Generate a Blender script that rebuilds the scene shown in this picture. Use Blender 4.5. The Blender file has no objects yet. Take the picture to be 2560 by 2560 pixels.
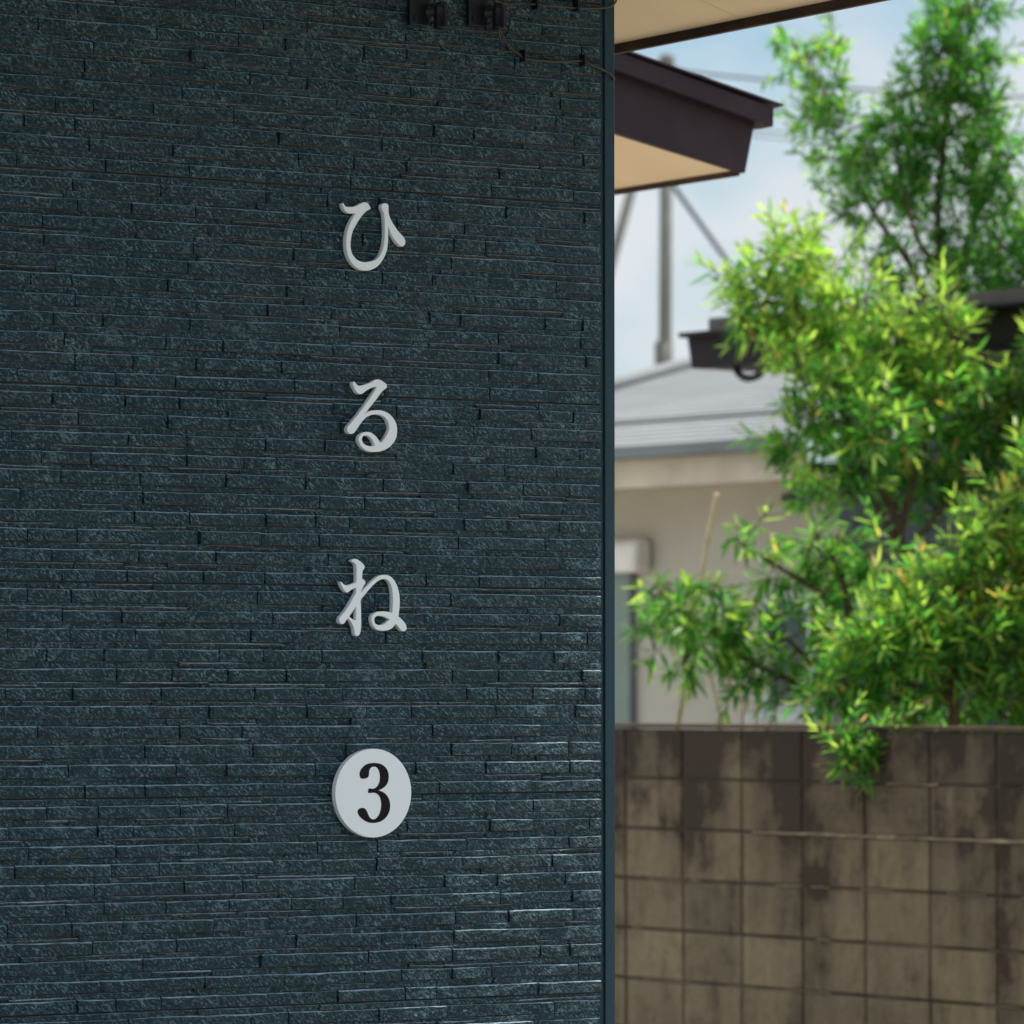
import bpy, bmesh, math, random
import numpy as np
from mathutils import Vector, Matrix

# ------------------------------------------------------------------ camera, world, sun, exposure
scene = bpy.context.scene
COL = scene.collection
F_PX = 12000.0                       # focal length in pixels of the 2560 px photograph
TH = math.radians(32.7)              # camera yaw from +Y towards +X
PITCH = math.atan(445 / F_PX)
EYE = Vector((0, 0, 1.55))
AX = Vector((math.sin(TH), math.cos(TH), 0))
RT = Vector((math.cos(TH), -math.sin(TH), 0))

cam = bpy.data.cameras.new('camera')
cam.sensor_width = 36
cam.lens = 36 * F_PX / 2560 / math.cos(PITCH)
cam.clip_start = 0.1
cam.clip_end = 3000
cam.dof.use_dof = True
cam.dof.focus_distance = 10.85
cam.dof.aperture_fstop = 5.9
cam.dof.aperture_blades = 9
cam_o = bpy.data.objects.new('camera', cam)
COL.objects.link(cam_o)
cam_o.location = EYE
cam_o.rotation_euler = (math.pi / 2 + PITCH, 0, -TH)
scene.camera = cam_o

SUN_EL, SUN_AZ = math.radians(63), math.radians(96.0)
world = bpy.data.worlds.new('World')
scene.world = world
world.use_nodes = True
wn, wl = world.node_tree.nodes, world.node_tree.links
sky = wn.new('ShaderNodeTexSky')
sky.sky_type = 'NISHITA'
sky.sun_disc = False
sky.sun_elevation = SUN_EL
sky.sun_rotation = SUN_AZ
sky.air_density = 1.0
sky.dust_density = 1.0
tcw = wn.new('ShaderNodeTexCoord')
mpw = wn.new('ShaderNodeMapping')
mpw.inputs['Scale'].default_value = (1, 1, 1.9)
mpw.inputs['Location'].default_value = (0.3, 0.1, 0.0)
nzw = wn.new('ShaderNodeTexNoise')
nzw.inputs['Scale'].default_value = 9.0
nzw.inputs['Detail'].default_value = 4
nzw.inputs['Roughness'].default_value = 0.5
rpw = wn.new('ShaderNodeValToRGB')
rpw.color_ramp.elements[0].position = 0.38
rpw.color_ramp.elements[0].color = (0.05, 0.05, 0.05, 1)
rpw.color_ramp.elements[1].position = 0.56
rpw.color_ramp.elements[1].color = (1, 1, 1, 1)
mxw = wn.new('ShaderNodeMix')
mxw.data_type = 'RGBA'
wl.new(tcw.outputs['Generated'], mpw.inputs['Vector'])
wl.new(mpw.outputs[0], nzw.inputs['Vector'])
wl.new(nzw.outputs['Fac'], rpw.inputs[0])
wl.new(rpw.outputs[0], mxw.inputs[0])
tnt = wn.new('ShaderNodeMix'); tnt.data_type = 'RGBA'; tnt.blend_type = 'MULTIPLY'; tnt.inputs[0].default_value = 1.0
tnt.inputs[7].default_value = (0.66, 0.85, 0.90, 1)
wl.new(sky.outputs[0], tnt.inputs[6])
wl.new(tnt.outputs[2], mxw.inputs[6])
sepw = wn.new('ShaderNodeSeparateXYZ'); wl.new(tcw.outputs['Generated'], sepw.inputs[0])
cldw = wn.new('ShaderNodeMix'); cldw.data_type = 'RGBA'        # clouds are brighter overhead than at the horizon
cldw.inputs[6].default_value = (5.5, 5.85, 6.2, 1); cldw.inputs[7].default_value = (13.5, 14.3, 15.2, 1)
mrw = wn.new('ShaderNodeMapRange'); mrw.inputs['From Min'].default_value = 0.18; mrw.inputs['From Max'].default_value = 0.9
wl.new(sepw.outputs['Z'], mrw.inputs['Value']); wl.new(mrw.outputs[0], cldw.inputs[0]); wl.new(cldw.outputs[2], mxw.inputs[7])
wl.new(mxw.outputs[2], wn['Background'].inputs[0])
wn['Background'].inputs[1].default_value = 0.135

sun = bpy.data.lights.new('sun', 'SUN')
sun.energy = 4.8
sun.angle = math.radians(0.5)
sun.color = (1.0, 0.95, 0.86)
sun_o = bpy.data.objects.new('sun', sun)
COL.objects.link(sun_o)
sd = Vector((math.sin(SUN_AZ) * math.cos(SUN_EL), math.cos(SUN_AZ) * math.cos(SUN_EL), math.sin(SUN_EL)))
sun_o.rotation_euler = sd.to_track_quat('Z', 'Y').to_euler()
sun_o.location = (0, 0, 30)

vs = scene.view_settings
vs.view_transform = 'Standard'
vs.look = 'None'
vs.exposure = 0.0
vs.gamma = 1.0
scene.cycles.use_denoising = True
scene.cycles.max_bounces = 10
scene.cycles.transmission_bounces = 6
rng = random.Random(11)
nr = np.random.RandomState(5)

# ------------------------------------------------------------------ measuring helpers
def ray(u, v):
    return AX + RT * ((u - 1280) / F_PX) + Vector((0, 0, (1725 - v) / F_PX))
def P(u, v, t):
    return EYE + ray(u, v) * t
def on_y(u, v, y):
    r = ray(u, v); return EYE + r * (y / r.y)
def on_x(u, v, x):
    r = ray(u, v); return EYE + r * (x / r.x)
YF = 10.8 * (math.cos(TH) + (1280 - 935) / F_PX * math.sin(TH))     # facade plane (mean stone face)
def Fp(u, v, off=0.0):
    return on_y(u, v, YF - off)
XC = on_y(1535.5, 1725, YF).x                                          # facade corner

AN = TH - math.radians(36.8)                                         # neighbours recede along this azimuth
DN = Vector((math.sin(AN), math.cos(AN), 0))
NN = Vector((-DN.y, DN.x, 0))                                        # towards our side
class Frame:
    """a wall plane of the neighbouring plot: s runs towards the viewer's right, o out of the wall"""
    def __init__(self, u, t):
        self.o = P(u, 1725, t); self.o.z = 0
    def at(self, s, o, z):
        return self.o - DN * s + NN * o + Vector((0, 0, z))
    def hit(self, u, v, off=0.0):
        r = ray(u, v); base = self.o + NN * off
        t = (base - Vector((EYE.x, EYE.y, 0))).dot(NN) / r.dot(NN)
        p = EYE + r * t; d = p - base
        return (-(d.dot(DN)), p.z)

# ------------------------------------------------------------------ material helpers
class MatB:
    def __init__(self, name, base=(0.5, 0.5, 0.5), rough=0.6, spec=0.5, metal=0.0):
        self.m = bpy.data.materials.new(name); self.m.use_nodes = True
        self.n = self.m.node_tree.nodes; self.l = self.m.node_tree.links
        self.b = self.n['Principled BSDF']
        self.b.inputs['Base Color'].default_value = (*base, 1)
        self.b.inputs['Roughness'].default_value = rough
        self.b.inputs['Specular IOR Level'].default_value = spec
        self.b.inputs['Metallic'].default_value = metal
        self.tc = self.n.new('ShaderNodeTexCoord')
    def mapping(self, scale=(1, 1, 1), rot=(0, 0, 0), loc=(0, 0, 0)):
        q = self.n.new('ShaderNodeMapping')
        q.inputs['Scale'].default_value = scale; q.inputs['Rotation'].default_value = rot
        q.inputs['Location'].default_value = loc
        self.l.new(self.tc.outputs['Object'], q.inputs['Vector']); return q.outputs[0]
    def streak(self, deg, aniso, loc=(0, 0, 0)):
        q = self.n.new('ShaderNodeMapping'); q.vector_type = 'TEXTURE'
        q.inputs['Scale'].default_value = (1, 1, 1.0 / aniso); q.inputs['Rotation'].default_value = (0, math.radians(deg), 0)
        q.inputs['Location'].default_value = loc
        self.l.new(self.tc.outputs['Object'], q.inputs['Vector']); return q.outputs[0]
    def noise(self, scale, detail=4, rough=0.5, vec=None, dist=0.0):
        q = self.n.new('ShaderNodeTexNoise')
        q.inputs['Scale'].default_value = scale; q.inputs['Detail'].default_value = detail
        q.inputs['Roughness'].default_value = rough; q.inputs['Distortion'].default_value = dist
        self.l.new(vec if vec is not None else self.tc.outputs['Object'], q.inputs['Vector']); return q.outputs['Fac']
    def ramp(self, fac, stops):
        q = self.n.new('ShaderNodeValToRGB'); e = q.color_ramp.elements
        while len(e) < len(stops): e.new(0.5)
        for k, (p, c) in enumerate(stops):
            e[k].position = p; e[k].color = (*c, 1) if len(c) == 3 else c
        self.l.new(fac, q.inputs[0]); return q.outputs[0]
    def mix(self, fac, a, b, mode='MIX'):
        q = self.n.new('ShaderNodeMix'); q.data_type = 'RGBA'; q.blend_type = mode
        for i, x in ((0, fac), (6, a), (7, b)):
            if isinstance(x, (int, float)): q.inputs[i].default_value = x
            elif isinstance(x, tuple): q.inputs[i].default_value = (*x, 1)
            else: self.l.new(x, q.inputs[i])
        return q.outputs[2]
    def math(self, op, a, b=0.0):
        q = self.n.new('ShaderNodeMath'); q.operation = op
        for i, x in enumerate((a, b)):
            if isinstance(x, (int, float)): q.inputs[i].default_value = x
            else: self.l.new(x, q.inputs[i])
        return q.outputs[0]
    def color(self, c): self.l.new(c, self.b.inputs['Base Color']); return self
    def rough(self, c): self.l.new(c, self.b.inputs['Roughness']); return self
    def bump(self, h, dist=0.01, strength=1.0, prev=None):
        q = self.n.new('ShaderNodeBump'); q.inputs['Distance'].default_value = dist
        q.inputs['Strength'].default_value = strength
        self.l.new(h, q.inputs['Height'])
        if prev is not None: self.l.new(prev, q.inputs['Normal'])
        self.l.new(q.outputs[0], self.b.inputs['Normal']); return q.outputs[0]

def simple(name, base, rough=0.6, var=0.12, scale=8, spec=0.5, bump=0.0, bscale=120, metal=0.0):
    M = MatB(name, base, rough, spec, metal)
    f = M.noise(scale, 5, 0.6)
    a = tuple(c * (1 - var) for c in base); b = tuple(min(1, c * (1 + var)) for c in base)
    M.color(M.ramp(f, [(0.3, a), (0.7, b)]))
    if bump: M.bump(M.noise(bscale, 3), bump, 1.0)
    return M.m

# stone siding: teal slate coat with brown flecks; sky glints painted as pale crests
def stone_material(name, groove=False):
    M = MatB(name, (0.022, 0.05, 0.062), 0.40, 0.35)
    v1 = M.streak(38, 2.4)
    M.b.inputs['Specular Tint'].default_value = (0.62, 0.92, 1.0, 1)
    v2 = M.streak(40, 2.6, (0.4, 0, 0.2))
    v3 = M.streak(34, 1.8, (1.4, 0, 2.2))
    fine = M.noise(125, 4, 0.6, v1, 0.3)
    mid = M.noise(40, 4, 0.6, v1, 0.4)
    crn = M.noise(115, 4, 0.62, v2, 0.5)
    crest_glint = M.ramp(crn, [(0.525, (0, 0, 0)), (0.60, (1, 1, 1))])
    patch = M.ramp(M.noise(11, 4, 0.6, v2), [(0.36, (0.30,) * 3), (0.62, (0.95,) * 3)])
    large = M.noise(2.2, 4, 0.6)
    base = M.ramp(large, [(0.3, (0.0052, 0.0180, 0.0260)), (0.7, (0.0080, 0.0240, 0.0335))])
    c1 = M.mix(M.math('MULTIPLY', crest_glint, patch), base, (0.125, 0.235, 0.280))
    rn = M.noise(26, 3, 0.55, v3, 0.6)
    ridge_glint = M.ramp(M.math('ABSOLUTE', M.math('SUBTRACT', rn, 0.5)), [(0.008, (1, 1, 1)), (0.026, (0, 0, 0))])
    sp_ = M.ramp(M.noise(13, 3, 0.6, M.mapping((1, 1, 1), (0, 0, 0), (7, 0, 3))), [(0.54, (0, 0, 0)), (0.64, (0.45,) * 3)])
    c1 = M.mix(M.math('MULTIPLY', ridge_glint, sp_), c1, (0.19, 0.30, 0.34))  # bright chisel ridges: highlight put into the colour as pale lines
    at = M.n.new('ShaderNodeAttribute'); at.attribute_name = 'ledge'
    ledge_glint = M.math('MULTIPLY', at.outputs['Fac'], M.ramp(M.noise(30, 3, 0.6), [(0.3, (0.35,) * 3), (0.6, (1, 1, 1))]))
    c1 = M.mix(ledge_glint, c1, (0.46, 0.60, 0.68))  # pale ledge colour stands in for sky glints on the top chamfers
    fl = M.ramp(M.noise(85, 2, 0.6, M.streak(-48, 3.0, (3, 1, 2)), 0.6), [(0.60, (0, 0, 0)), (0.68, (1, 1, 1))])
    flp = M.ramp(M.noise(4.5, 4, 0.6, M.mapping((1, 1, 2.6), (0, 0, 0), (5, 2, 1))), [(0.47, (0, 0, 0)), (0.62, (0.8,) * 3)])
    c2 = M.mix(M.math('MULTIPLY', fl, flp), c1, (0.13, 0.085, 0.04))
    if groove: c2 = M.mix(0.72, c1, (0.15, 0.085, 0.04))
    M.color(c2)
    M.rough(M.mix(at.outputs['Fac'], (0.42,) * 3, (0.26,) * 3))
    b1 = M.bump(mid, 0.010, 0.8)
    b2 = M.bump(crn, 0.0045, 1.0, b1)
    M.bump(fine, 0.002, 0.8, b2)
    return M.m

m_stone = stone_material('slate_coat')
m_groove = stone_material('slate_groove', True)
m_trim = simple('trim_paint', (0.016, 0.036, 0.050), 0.42, 0.08, 60, 0.3, 0.0006, 500)
m_trim.node_tree.nodes['Principled BSDF'].inputs['Specular Tint'].default_value = (0.62, 0.92, 1.0, 1)
m_white = simple('letter_white', (0.77, 0.83, 0.86), 0.5, 0.015, 20)
m_black = simple('numeral_black', (0.006, 0.0055, 0.008), 0.35, 0.05, 8, 0.12)
m_cap = simple('dark_plastic', (0.006, 0.008, 0.013), 0.32, 0.1, 8, 0.35)
m_cable = simple('cable_sheath', (0.024, 0.022, 0.017), 0.45, 0.2)
m_fascia = simple('purple_brown_metal', (0.026, 0.0145, 0.020), 0.45, 0.25, 5, 0.2)
m_unseen_soffit = simple('unseen_soffit_dark_brown', (0.030, 0.021, 0.018), 0.6, 0.2, 4, 0.3)
m_fascia_dark = simple('black_brown_metal', (0.012, 0.008, 0.010), 0.5, 0.2, 5, 0.2)
m_rust = MatB('rusty_edge', (0.04, 0.02, 0.015), 0.7)
m_rust.color(m_rust.ramp(m_rust.noise(22, 5, 0.65, m_rust.mapping((1, 0.35, 1))), [(0.35, (0.028, 0.017, 0.014)), (0.55, (0.055, 0.026, 0.017)), (0.72, (0.11, 0.055, 0.03))]))
m_rust = m_rust.m
m_soffit = MatB('cream_soffit', (0.66, 0.49, 0.29), 0.7)
m_soffit.color(m_soffit.ramp(m_soffit.noise(1.8, 4, 0.6, m_soffit.mapping((0.4, 2.5, 1))), [(0.3, (0.83, 0.63, 0.40)), (0.7, (0.88, 0.68, 0.445))]))
m_soffit = m_soffit.m
m_pole = simple('galvanised_pole', (0.10, 0.105, 0.085), 0.7, 0.2, 4)
m_wire = simple('wire_black', (0.010, 0.016, 0.022), 0.6, 0.2)
m_bamboo = simple('dry_stalk', (0.58, 0.44, 0.25), 0.7, 0.2, 12)
m_bark = simple('bark', (0.10, 0.065, 0.04), 0.9, 0.35, 30, 0.3, 0.004, 60)
m_cream = MatB('cream_render', (0.44, 0.40, 0.33), 0.85)
m_cream.color(m_cream.ramp(m_cream.noise(1.6, 5, 0.6), [(0.3, (0.45, 0.415, 0.35)), (0.7, (0.51, 0.475, 0.41))]))
m_cream.bump(m_cream.noise(90, 3), 0.003, 0.6)
m_cream = m_cream.m
m_eavebox = simple('weathered_board', (0.56, 0.49, 0.39), 0.8, 0.18, 3)
m_gutter = simple('grey_gutter', (0.16, 0.185, 0.205), 0.5, 0.15, 3)
m_darkwall = simple('dark_cladding', (0.022, 0.028, 0.040), 0.5, 0.2, 4)
m_frame = simple('white_frame', (0.5, 0.52, 0.52), 0.4, 0.05)
m_box = simple('shutter_box_paint', (0.80, 0.78, 0.74), 0.5, 0.08)
m_tile = MatB('grey_roofing', (0.4, 0.4, 0.4), 0.75)
m_tile.color(m_tile.mix(m_tile.ramp(m_tile.noise(2.0, 5, 0.65, m_tile.mapping((1, 0.5, 1))), [(0.35, (0, 0, 0)), (0.75, (1, 1, 1))]), (0.20, 0.21, 0.215), (0.265, 0.27, 0.27)))
m_tile = m_tile.m
def glass(name, col, rough):
    M = MatB(name, col, rough, 0.6)
    M.color(M.ramp(M.noise(1.2, 3, 0.5), [(0.35, tuple(c * 0.85 for c in col)), (0.65, tuple(c * 1.15 for c in col))]))
    return M.m
m_glass_green = glass('frosted_green_pane', (0.16, 0.23, 0.195), 0.35)
m_glass_dark = glass('dark_pane', (0.02, 0.035, 0.045), 0.12)

# ------------------------------------------------------------------ object helpers
def tag(o, label=None, cat=None, group=None, kind=None):
    for k, x in (('label', label), ('category', cat), ('group', group), ('kind', kind)):
        if x: o[k] = x
    return o
def thing(name, label, cat, loc, group=None):
    o = bpy.data.objects.new(name, None); COL.objects.link(o)
    o.empty_display_size = 0.1; o.location = loc
    return tag(o, label, cat, group)
def wloc(o):
    p = Vector((0, 0, 0))
    while o is not None: p += o.location; o = o.parent
    return p
def from_data(name, verts, faces, mats, parent=None, smooth=False, fmat=None, loc=None):
    """verts in world coordinates"""
    org = wloc(parent) if parent is not None else (Vector(loc) if loc is not None else Vector((0, 0, 0)))
    va = np.asarray(verts, dtype=np.float64).reshape(-1, 3) - np.array(org)
    me = bpy.data.meshes.new(name)
    me.from_pydata(va.tolist(), [], faces)
    for m in (mats if isinstance(mats, (list, tuple)) else [mats]): me.materials.append(m)
    if fmat is not None: me.polygons.foreach_set('material_index', fmat)
    if smooth: me.polygons.foreach_set('use_smooth', [True] * len(me.polygons))
    me.update()
    o = bpy.data.objects.new(name, me); COL.objects.link(o)
    if parent is not None: o.parent = parent
    elif loc is not None: o.location = loc
    return o
class MB:
    def __init__(self): self.v = []; self.f = []
    def hexa(self, p):            # 8 corners: bottom 4 (ccw), top 4
        b = len(self.v); self.v += [tuple(q) for q in p]
        self.f += [tuple(b + i for i in q) for q in ((0, 3, 2, 1), (4, 5, 6, 7), (0, 1, 5, 4), (1, 2, 6, 5), (2, 3, 7, 6), (3, 0, 4, 7))]
    def box(self, x0, x1, y0, y1, z0, z1):
        self.hexa([(x0, y0, z0), (x1, y0, z0), (x1, y1, z0), (x0, y1, z0), (x0, y0, z1), (x1, y0, z1), (x1, y1, z1), (x0, y1, z1)])
    def fbox(self, fr, s0, s1, o0, o1, z0, z1):
        self.hexa([fr.at(s, o, z) for z in (z0, z1) for s, o in ((s0, o0), (s1, o0), (s1, o1), (s0, o1))])
    def prism(self, pts, off):    # polygon pts extruded by vector off
        n = len(pts); b = len(self.v)
        self.v += [tuple(p) for p in pts] + [tuple(Vector(p) + Vector(off)) for p in pts]
        self.f += [tuple(b + i for i in range(n)), tuple(b + n + i for i in reversed(range(n)))]
        for i in range(n):
            j = (i + 1) % n; self.f.append((b + j, b + i, b + n + i, b + n + j))
    def tube(self, pts, rad, seg=8, caps=True):
        pts = [Vector(p) for p in pts]; n = len(pts); b = len(self.v)
        rads = rad if isinstance(rad, (list, tuple)) else [rad] * n
        up = Vector((0.13, 0.31, 0.94)).normalized()
        for i, p in enumerate(pts):
            d = (pts[min(i + 1, n - 1)] - pts[max(i - 1, 0)]).normalized()
            a = d.cross(up)
            if a.length < 0.1: a = d.cross(Vector((1, 0, 0)))
            a.normalize(); c = d.cross(a).normalized()
            for k in range(seg):
                w = 2 * math.pi * k / seg
                self.v.append(tuple(p + (a * math.cos(w) + c * math.sin(w)) * rads[i]))
        for i in range(n - 1):
            for k in range(seg):
                k2 = (k + 1) % seg
                self.f.append((b + i * seg + k, b + i * seg + k2, b + (i + 1) * seg + k2, b + (i + 1) * seg + k))
        if caps:
            self.f.append(tuple(b + k for k in reversed(range(seg))))
            self.f.append(tuple(b + (n - 1) * seg + k for k in range(seg)))
    def build(self, name, mat, parent=None, smooth=False, loc=None):
        o = from_data(name, self.v, self.f, mat, parent, smooth, None, loc)
        bm = bmesh.new(); bm.from_mesh(o.data)
        bmesh.ops.recalc_face_normals(bm, faces=bm.faces); bm.to_mesh(o.data); bm.free()
        return o
def spline(pts, n=8):
    pts = [Vector(p) for p in pts]; out = []
    q = [pts[0]] + pts + [pts[-1]]
    for i in range(1, len(q) - 2):
        for k in range(n):
            t = k / n; a, b, c, d = q[i - 1], q[i], q[i + 1], q[i + 2]
            out.append(0.5 * ((2 * b) + (c - a) * t + (2 * a - 5 * b + 4 * c - d) * t * t + (3 * b - a - 3 * c + d) * t ** 3))
    out.append(pts[-1]); return out
def bevel(o, w=0.002, seg=2):
    md = o.modifiers.new('bevel', 'BEVEL'); md.width = w; md.segments = seg; md.limit_method = 'ANGLE'

# ------------------------------------------------------------------ ground
m_ground = MatB('pale_concrete', (0.42, 0.40, 0.36), 0.9)
m_ground.color(m_ground.ramp(m_ground.noise(0.6, 6, 0.6), [(0.3, (0.38, 0.35, 0.295)), (0.7, (0.50, 0.46, 0.385))]))
g = from_data('ground', [(-600, -600, 0), (600, -600, 0), (600, 600, 0), (-600, 600, 0)], [(0, 1, 2, 3)], m_ground.m)
tag(g, kind='structure')

fc = from_data('forecourt', [(-60, -60, .004), (XC + 0.4, -60, .004), (XC + 0.4, YF - 0.05, .004), (-60, YF - 0.05, .004)], [(0, 1, 2, 3)], simple('worn_asphalt', (0.17, 0.155, 0.13), 0.9, 0.25, 2.5))
tag(fc, kind='structure')

# ------------------------------------------------------------------ our house with the stone wall
XL = XC - 4.4
ZT = EYE.z + 1.81
house = thing('stone_clad_house', 'dark house with a teal grey split stone wall and cream soffit', 'house', (XC - 2, YF + 0.1, 0))
mb = MB(); mb.prism([(XL, YF + .012, 0), (XC - .004, YF + .012, 0), (XC - .004, YF + .012, ZT + .05), (XL, YF + .012, ZT + .05 + .3 * (XC - XL))], (0, 2.28, 0)); mb.build('wall', m_trim, house)

def stones():
    V = []; Fc = []; FM = []; LG = []; nv = 0
    xr = XC - 0.0345
    pitch0 = 0.0422
    ztop = EYE.z + (1725 - 1224.8) * 10.296 / 12000
    k0 = int(math.ceil((ztop - 0.15) / pitch0)); z = ztop - k0 * pitch0
    def block(x0, x1, z0, z1, d, rough, base=0.0, led=1.0):
        nonlocal nv
        if z1 > ZT + 0.02 + 0.3 * (XC - x1): return
        L = x1 - x0
        nx = max(2, int(L / 0.009)); nz = 5 if (z1 - z0) > 0.02 else 4
        xs = np.linspace(x0, x1, nx + 1); ts = np.linspace(0, 1, nz)
        ch = 0.0028; topc = rng.choice([0.0015, 0.0019, 0.0024])
        zz = np.concatenate([[z0 + 0.0003], z0 + 0.0016 + (z1 - z0 - 0.0016 - topc) * np.linspace(0, 1, nz), [z1 - 0.0002]])
        zz = np.concatenate([zz[:-2], [zz[-2] - 0.0008], zz[-2:]])
        m = len(zz)
        X, Z = np.meshgrid(xs, zz)
        D = np.full(X.shape, d)
        # chiselled facets: a few random planes, keep the lowest
        for _ in range(rng.choice([1, 2, 2, 3])):
            cx = rng.uniform(x0, x1); cz = rng.uniform(z0, z1)
            sx = rng.gauss(0, 0.05); sz = rng.gauss(0, 0.10)
            D = np.minimum(D, d + rng.uniform(0.0, 0.0022) + (X - cx) * sx + (Z - cz) * sz)
        D = np.maximum(D, d - 0.0045)
        D += nr.normal(0, rough, D.shape)
        D[0, :] = D[1, :] - (0.003 if led > 0.4 else 0.001); D[-2, :] = D[-3, :] - 0.0002; D[-1, :] = D[-2, :] - (rng.uniform(0.0036, 0.0052) if led > 0.4 else 0.0006) - np.abs(nr.normal(0, 0.0006, nx + 1))
        D[:, 0] -= 0.0018; D[:, -1] -= 0.0018
        wob = np.cumsum(nr.normal(0, 0.00045, nx + 1)); wob -= wob.mean(); wob = np.clip(wob, -0.0016, 0.0010)
        Z[-1] += wob * 0.5; Z[-2] += wob; Z[-3] += wob; Z[1] += nr.normal(0, 0.0003, nx + 1)
        D = np.maximum(D, base + 0.0012)
        pts = np.stack([X, YF + 0.010 - D, Z], -1).reshape(-1, 3)
        # back loop
        idx = np.arange(m * (nx + 1)).reshape(m, nx + 1) + nv
        V.append(pts); nv += len(pts)
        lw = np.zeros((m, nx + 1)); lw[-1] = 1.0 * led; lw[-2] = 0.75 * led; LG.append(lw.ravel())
        for i in range(m - 1):
            for j in range(nx):
                Fc.append((idx[i, j], idx[i, j + 1], idx[i + 1, j + 1], idx[i + 1, j])); FM.append(1 if (i == 0 and led > 0.4) else 0)
        loop = list(idx[0, :]) + list(idx[1:, -1]) + list(idx[-1, :-1][::-1]) + list(idx[1:-1, 0][::-1])
        flat = pts
        lp = np.array([flat[i - idx[0, 0]] for i in loop]); lp[:, 1] = YF + 0.0125
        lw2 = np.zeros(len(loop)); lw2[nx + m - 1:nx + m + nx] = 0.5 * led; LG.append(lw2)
        b = nv; V.append(lp); nv += len(lp); n = len(loop)
        nb = nx + 1
        for i in range(n):
            j = (i + 1) % n
            Fc.append((loop[j], loop[i], b + i, b + j)); FM.append(1 if i < nx else 0)
    znext = EYE.z + 0.192 - 0.457 * 3
    while z < ZT + 1.25:
        h = pitch0 + rng.uniform(-0.0016, 0.0016)
        zk = z
        hb = 0.0278 + rng.uniform(-0.0015, 0.0015)              # thick stone under, thin band above
        x = xr; 
        first = True
        # thick course occupies top of the pitch (zk..zk+hb), its top edge is the ledge with the painted glint
        while x > XL:
            L = rng.choice([rng.uniform(0.08, 0.16), rng.uniform(0.14, 0.24), rng.uniform(0.2, 0.31)])
            if first: L = rng.uniform(0.03, 0.2); first = False
            x0 = max(XL, x - L)
            block(x0 + 0.0016, x - 0.0016, zk, zk + hb + rng.uniform(-0.0006, 0.0006), rng.uniform(0.0098, 0.0132), 0.00036)
            x = x0
        # thin course
        x = xr; zt0 = zk + hb; zt1 = zk + h
        while x > XL:
            L = rng.uniform(0.08, 0.36); x0 = max(XL, x - L)
            r = rng.random()
            if r < 0.38:
                block(x0, x - 0.0002, zt0, zt1, rng.uniform(0.0062, 0.0082), 0.00036, 0.0, 0.12)
            elif r < 0.58:                                       # low recess with proud lower slip
                block(x0, x - 0.0002, zt0, zt1, 0.0062, 0.0003, 0.0, 0.1)
                block(x0 + 0.002, x - 0.002, zt0, zt0 + (zt1 - zt0) * rng.uniform(0.45, 0.65), rng.uniform(0.0075, 0.0100), 0.0003)
            elif r < 0.80:                                       # proud upper slip
                block(x0, x - 0.0002, zt0, zt1, 0.0062, 0.0003, 0.0, 0.1)
                block(x0 + 0.002, x - 0.002, zt0 + (zt1 - zt0) * rng.uniform(0.35, 0.5), zt1 - 0.0008, rng.uniform(0.0075, 0.0100), 0.0003)
            else:
                block(x0, x - 0.0002, zt0, zt1, rng.uniform(0.0078, 0.0094), 0.0003, 0.0, 0.25)
            x = x0
        z += h
        if z > znext: z += 0.0028; znext += 0.457
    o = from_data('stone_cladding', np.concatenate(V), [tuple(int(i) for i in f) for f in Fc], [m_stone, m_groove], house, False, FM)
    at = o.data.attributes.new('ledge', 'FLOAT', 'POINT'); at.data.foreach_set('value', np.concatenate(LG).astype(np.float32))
    return o
stones()
# corner trim: recessed channel, then a rounded cap strip
mb = MB()
mb.box(XC - 0.0345, XC - 0.0245, YF + 0.0085, YF + 0.013, 0, ZT)
mb.build('trim_channel', m_trim, house)
mb = MB()
mb.box(XC - 0.0240, XC + 0.004, YF + 0.002, YF + 0.05, 0, ZT)
o = mb.build('corner_trim', m_trim, house); bevel(o, 0.0025, 3)

# roof over our house: soffit plane falls to the right
SL = 0.30
def eave_roof(parent, xe, ze, y0, y1, length, seams, front=None, board=0.024, top=0.12):
    roof = MB()
    a = [(xe, y0, ze), (xe - length, y0, ze + SL * length), (xe - length, y0, ze + SL * length + top), (xe, y0, ze + top)]
    roof.prism([Vector(p) + Vector((0, 0.0, 0.012)) for p in a], (0, y1 - y0, 0))
    r = roof.build('roof', m_fascia, parent)
    # soffit boards with open seams
    ys = [front if front else y0] + seams + [y1]
    if front:
        s = MB(); L2 = length
        s.prism([(xe - 0.004, y0, ze), (xe - L2, y0, ze + SL * (L2 - 0.004)), (xe - L2, y0, ze + SL * (L2 - 0.004) + 0.009), (xe - 0.004, y0, ze + 0.009)], (0, front - y0 - 0.004, 0))
        s.build('unseen_front_soffit', m_unseen_soffit, r)  # unseen front overhang, made dark and long to shade the wall top
    s = MB()
    for a0, a1 in zip(ys[:-1], ys[1:]):
        b0 = a0 + 0.0015; b1 = a1 - 0.0015
        pts = [(xe - 0.004, b0, ze), (xe - length, b0, ze + SL * (length - 0.004)), (xe - length, b0, ze + SL * (length - 0.004) + 0.009), (xe - 0.004, b0, ze + 0.009)]
        s.prism(pts, (0, b1 - b0, 0))
    s.build('soffit', m_soffit, r)
    e = MB(); e.box(xe - 0.003, xe + 0.012, y0 - 0.01, y1, ze - board, ze + top * 0.9)
    e.build('edge_board', m_rust, r)
    return r
XE1 = XC + 0.60
pa = on_x(1533, 131, XE1); ZE1 = pa.z + 0.024
sy = on_x(1859, 30, XE1).y
eave_roof(house, XE1, ZE1, YF - 1.8, YF + 2.3, 5.0, [sy, sy + 0.91], YF - 0.42)
print('eave1', XE1, ZE1, sy, YF, XC)

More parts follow.
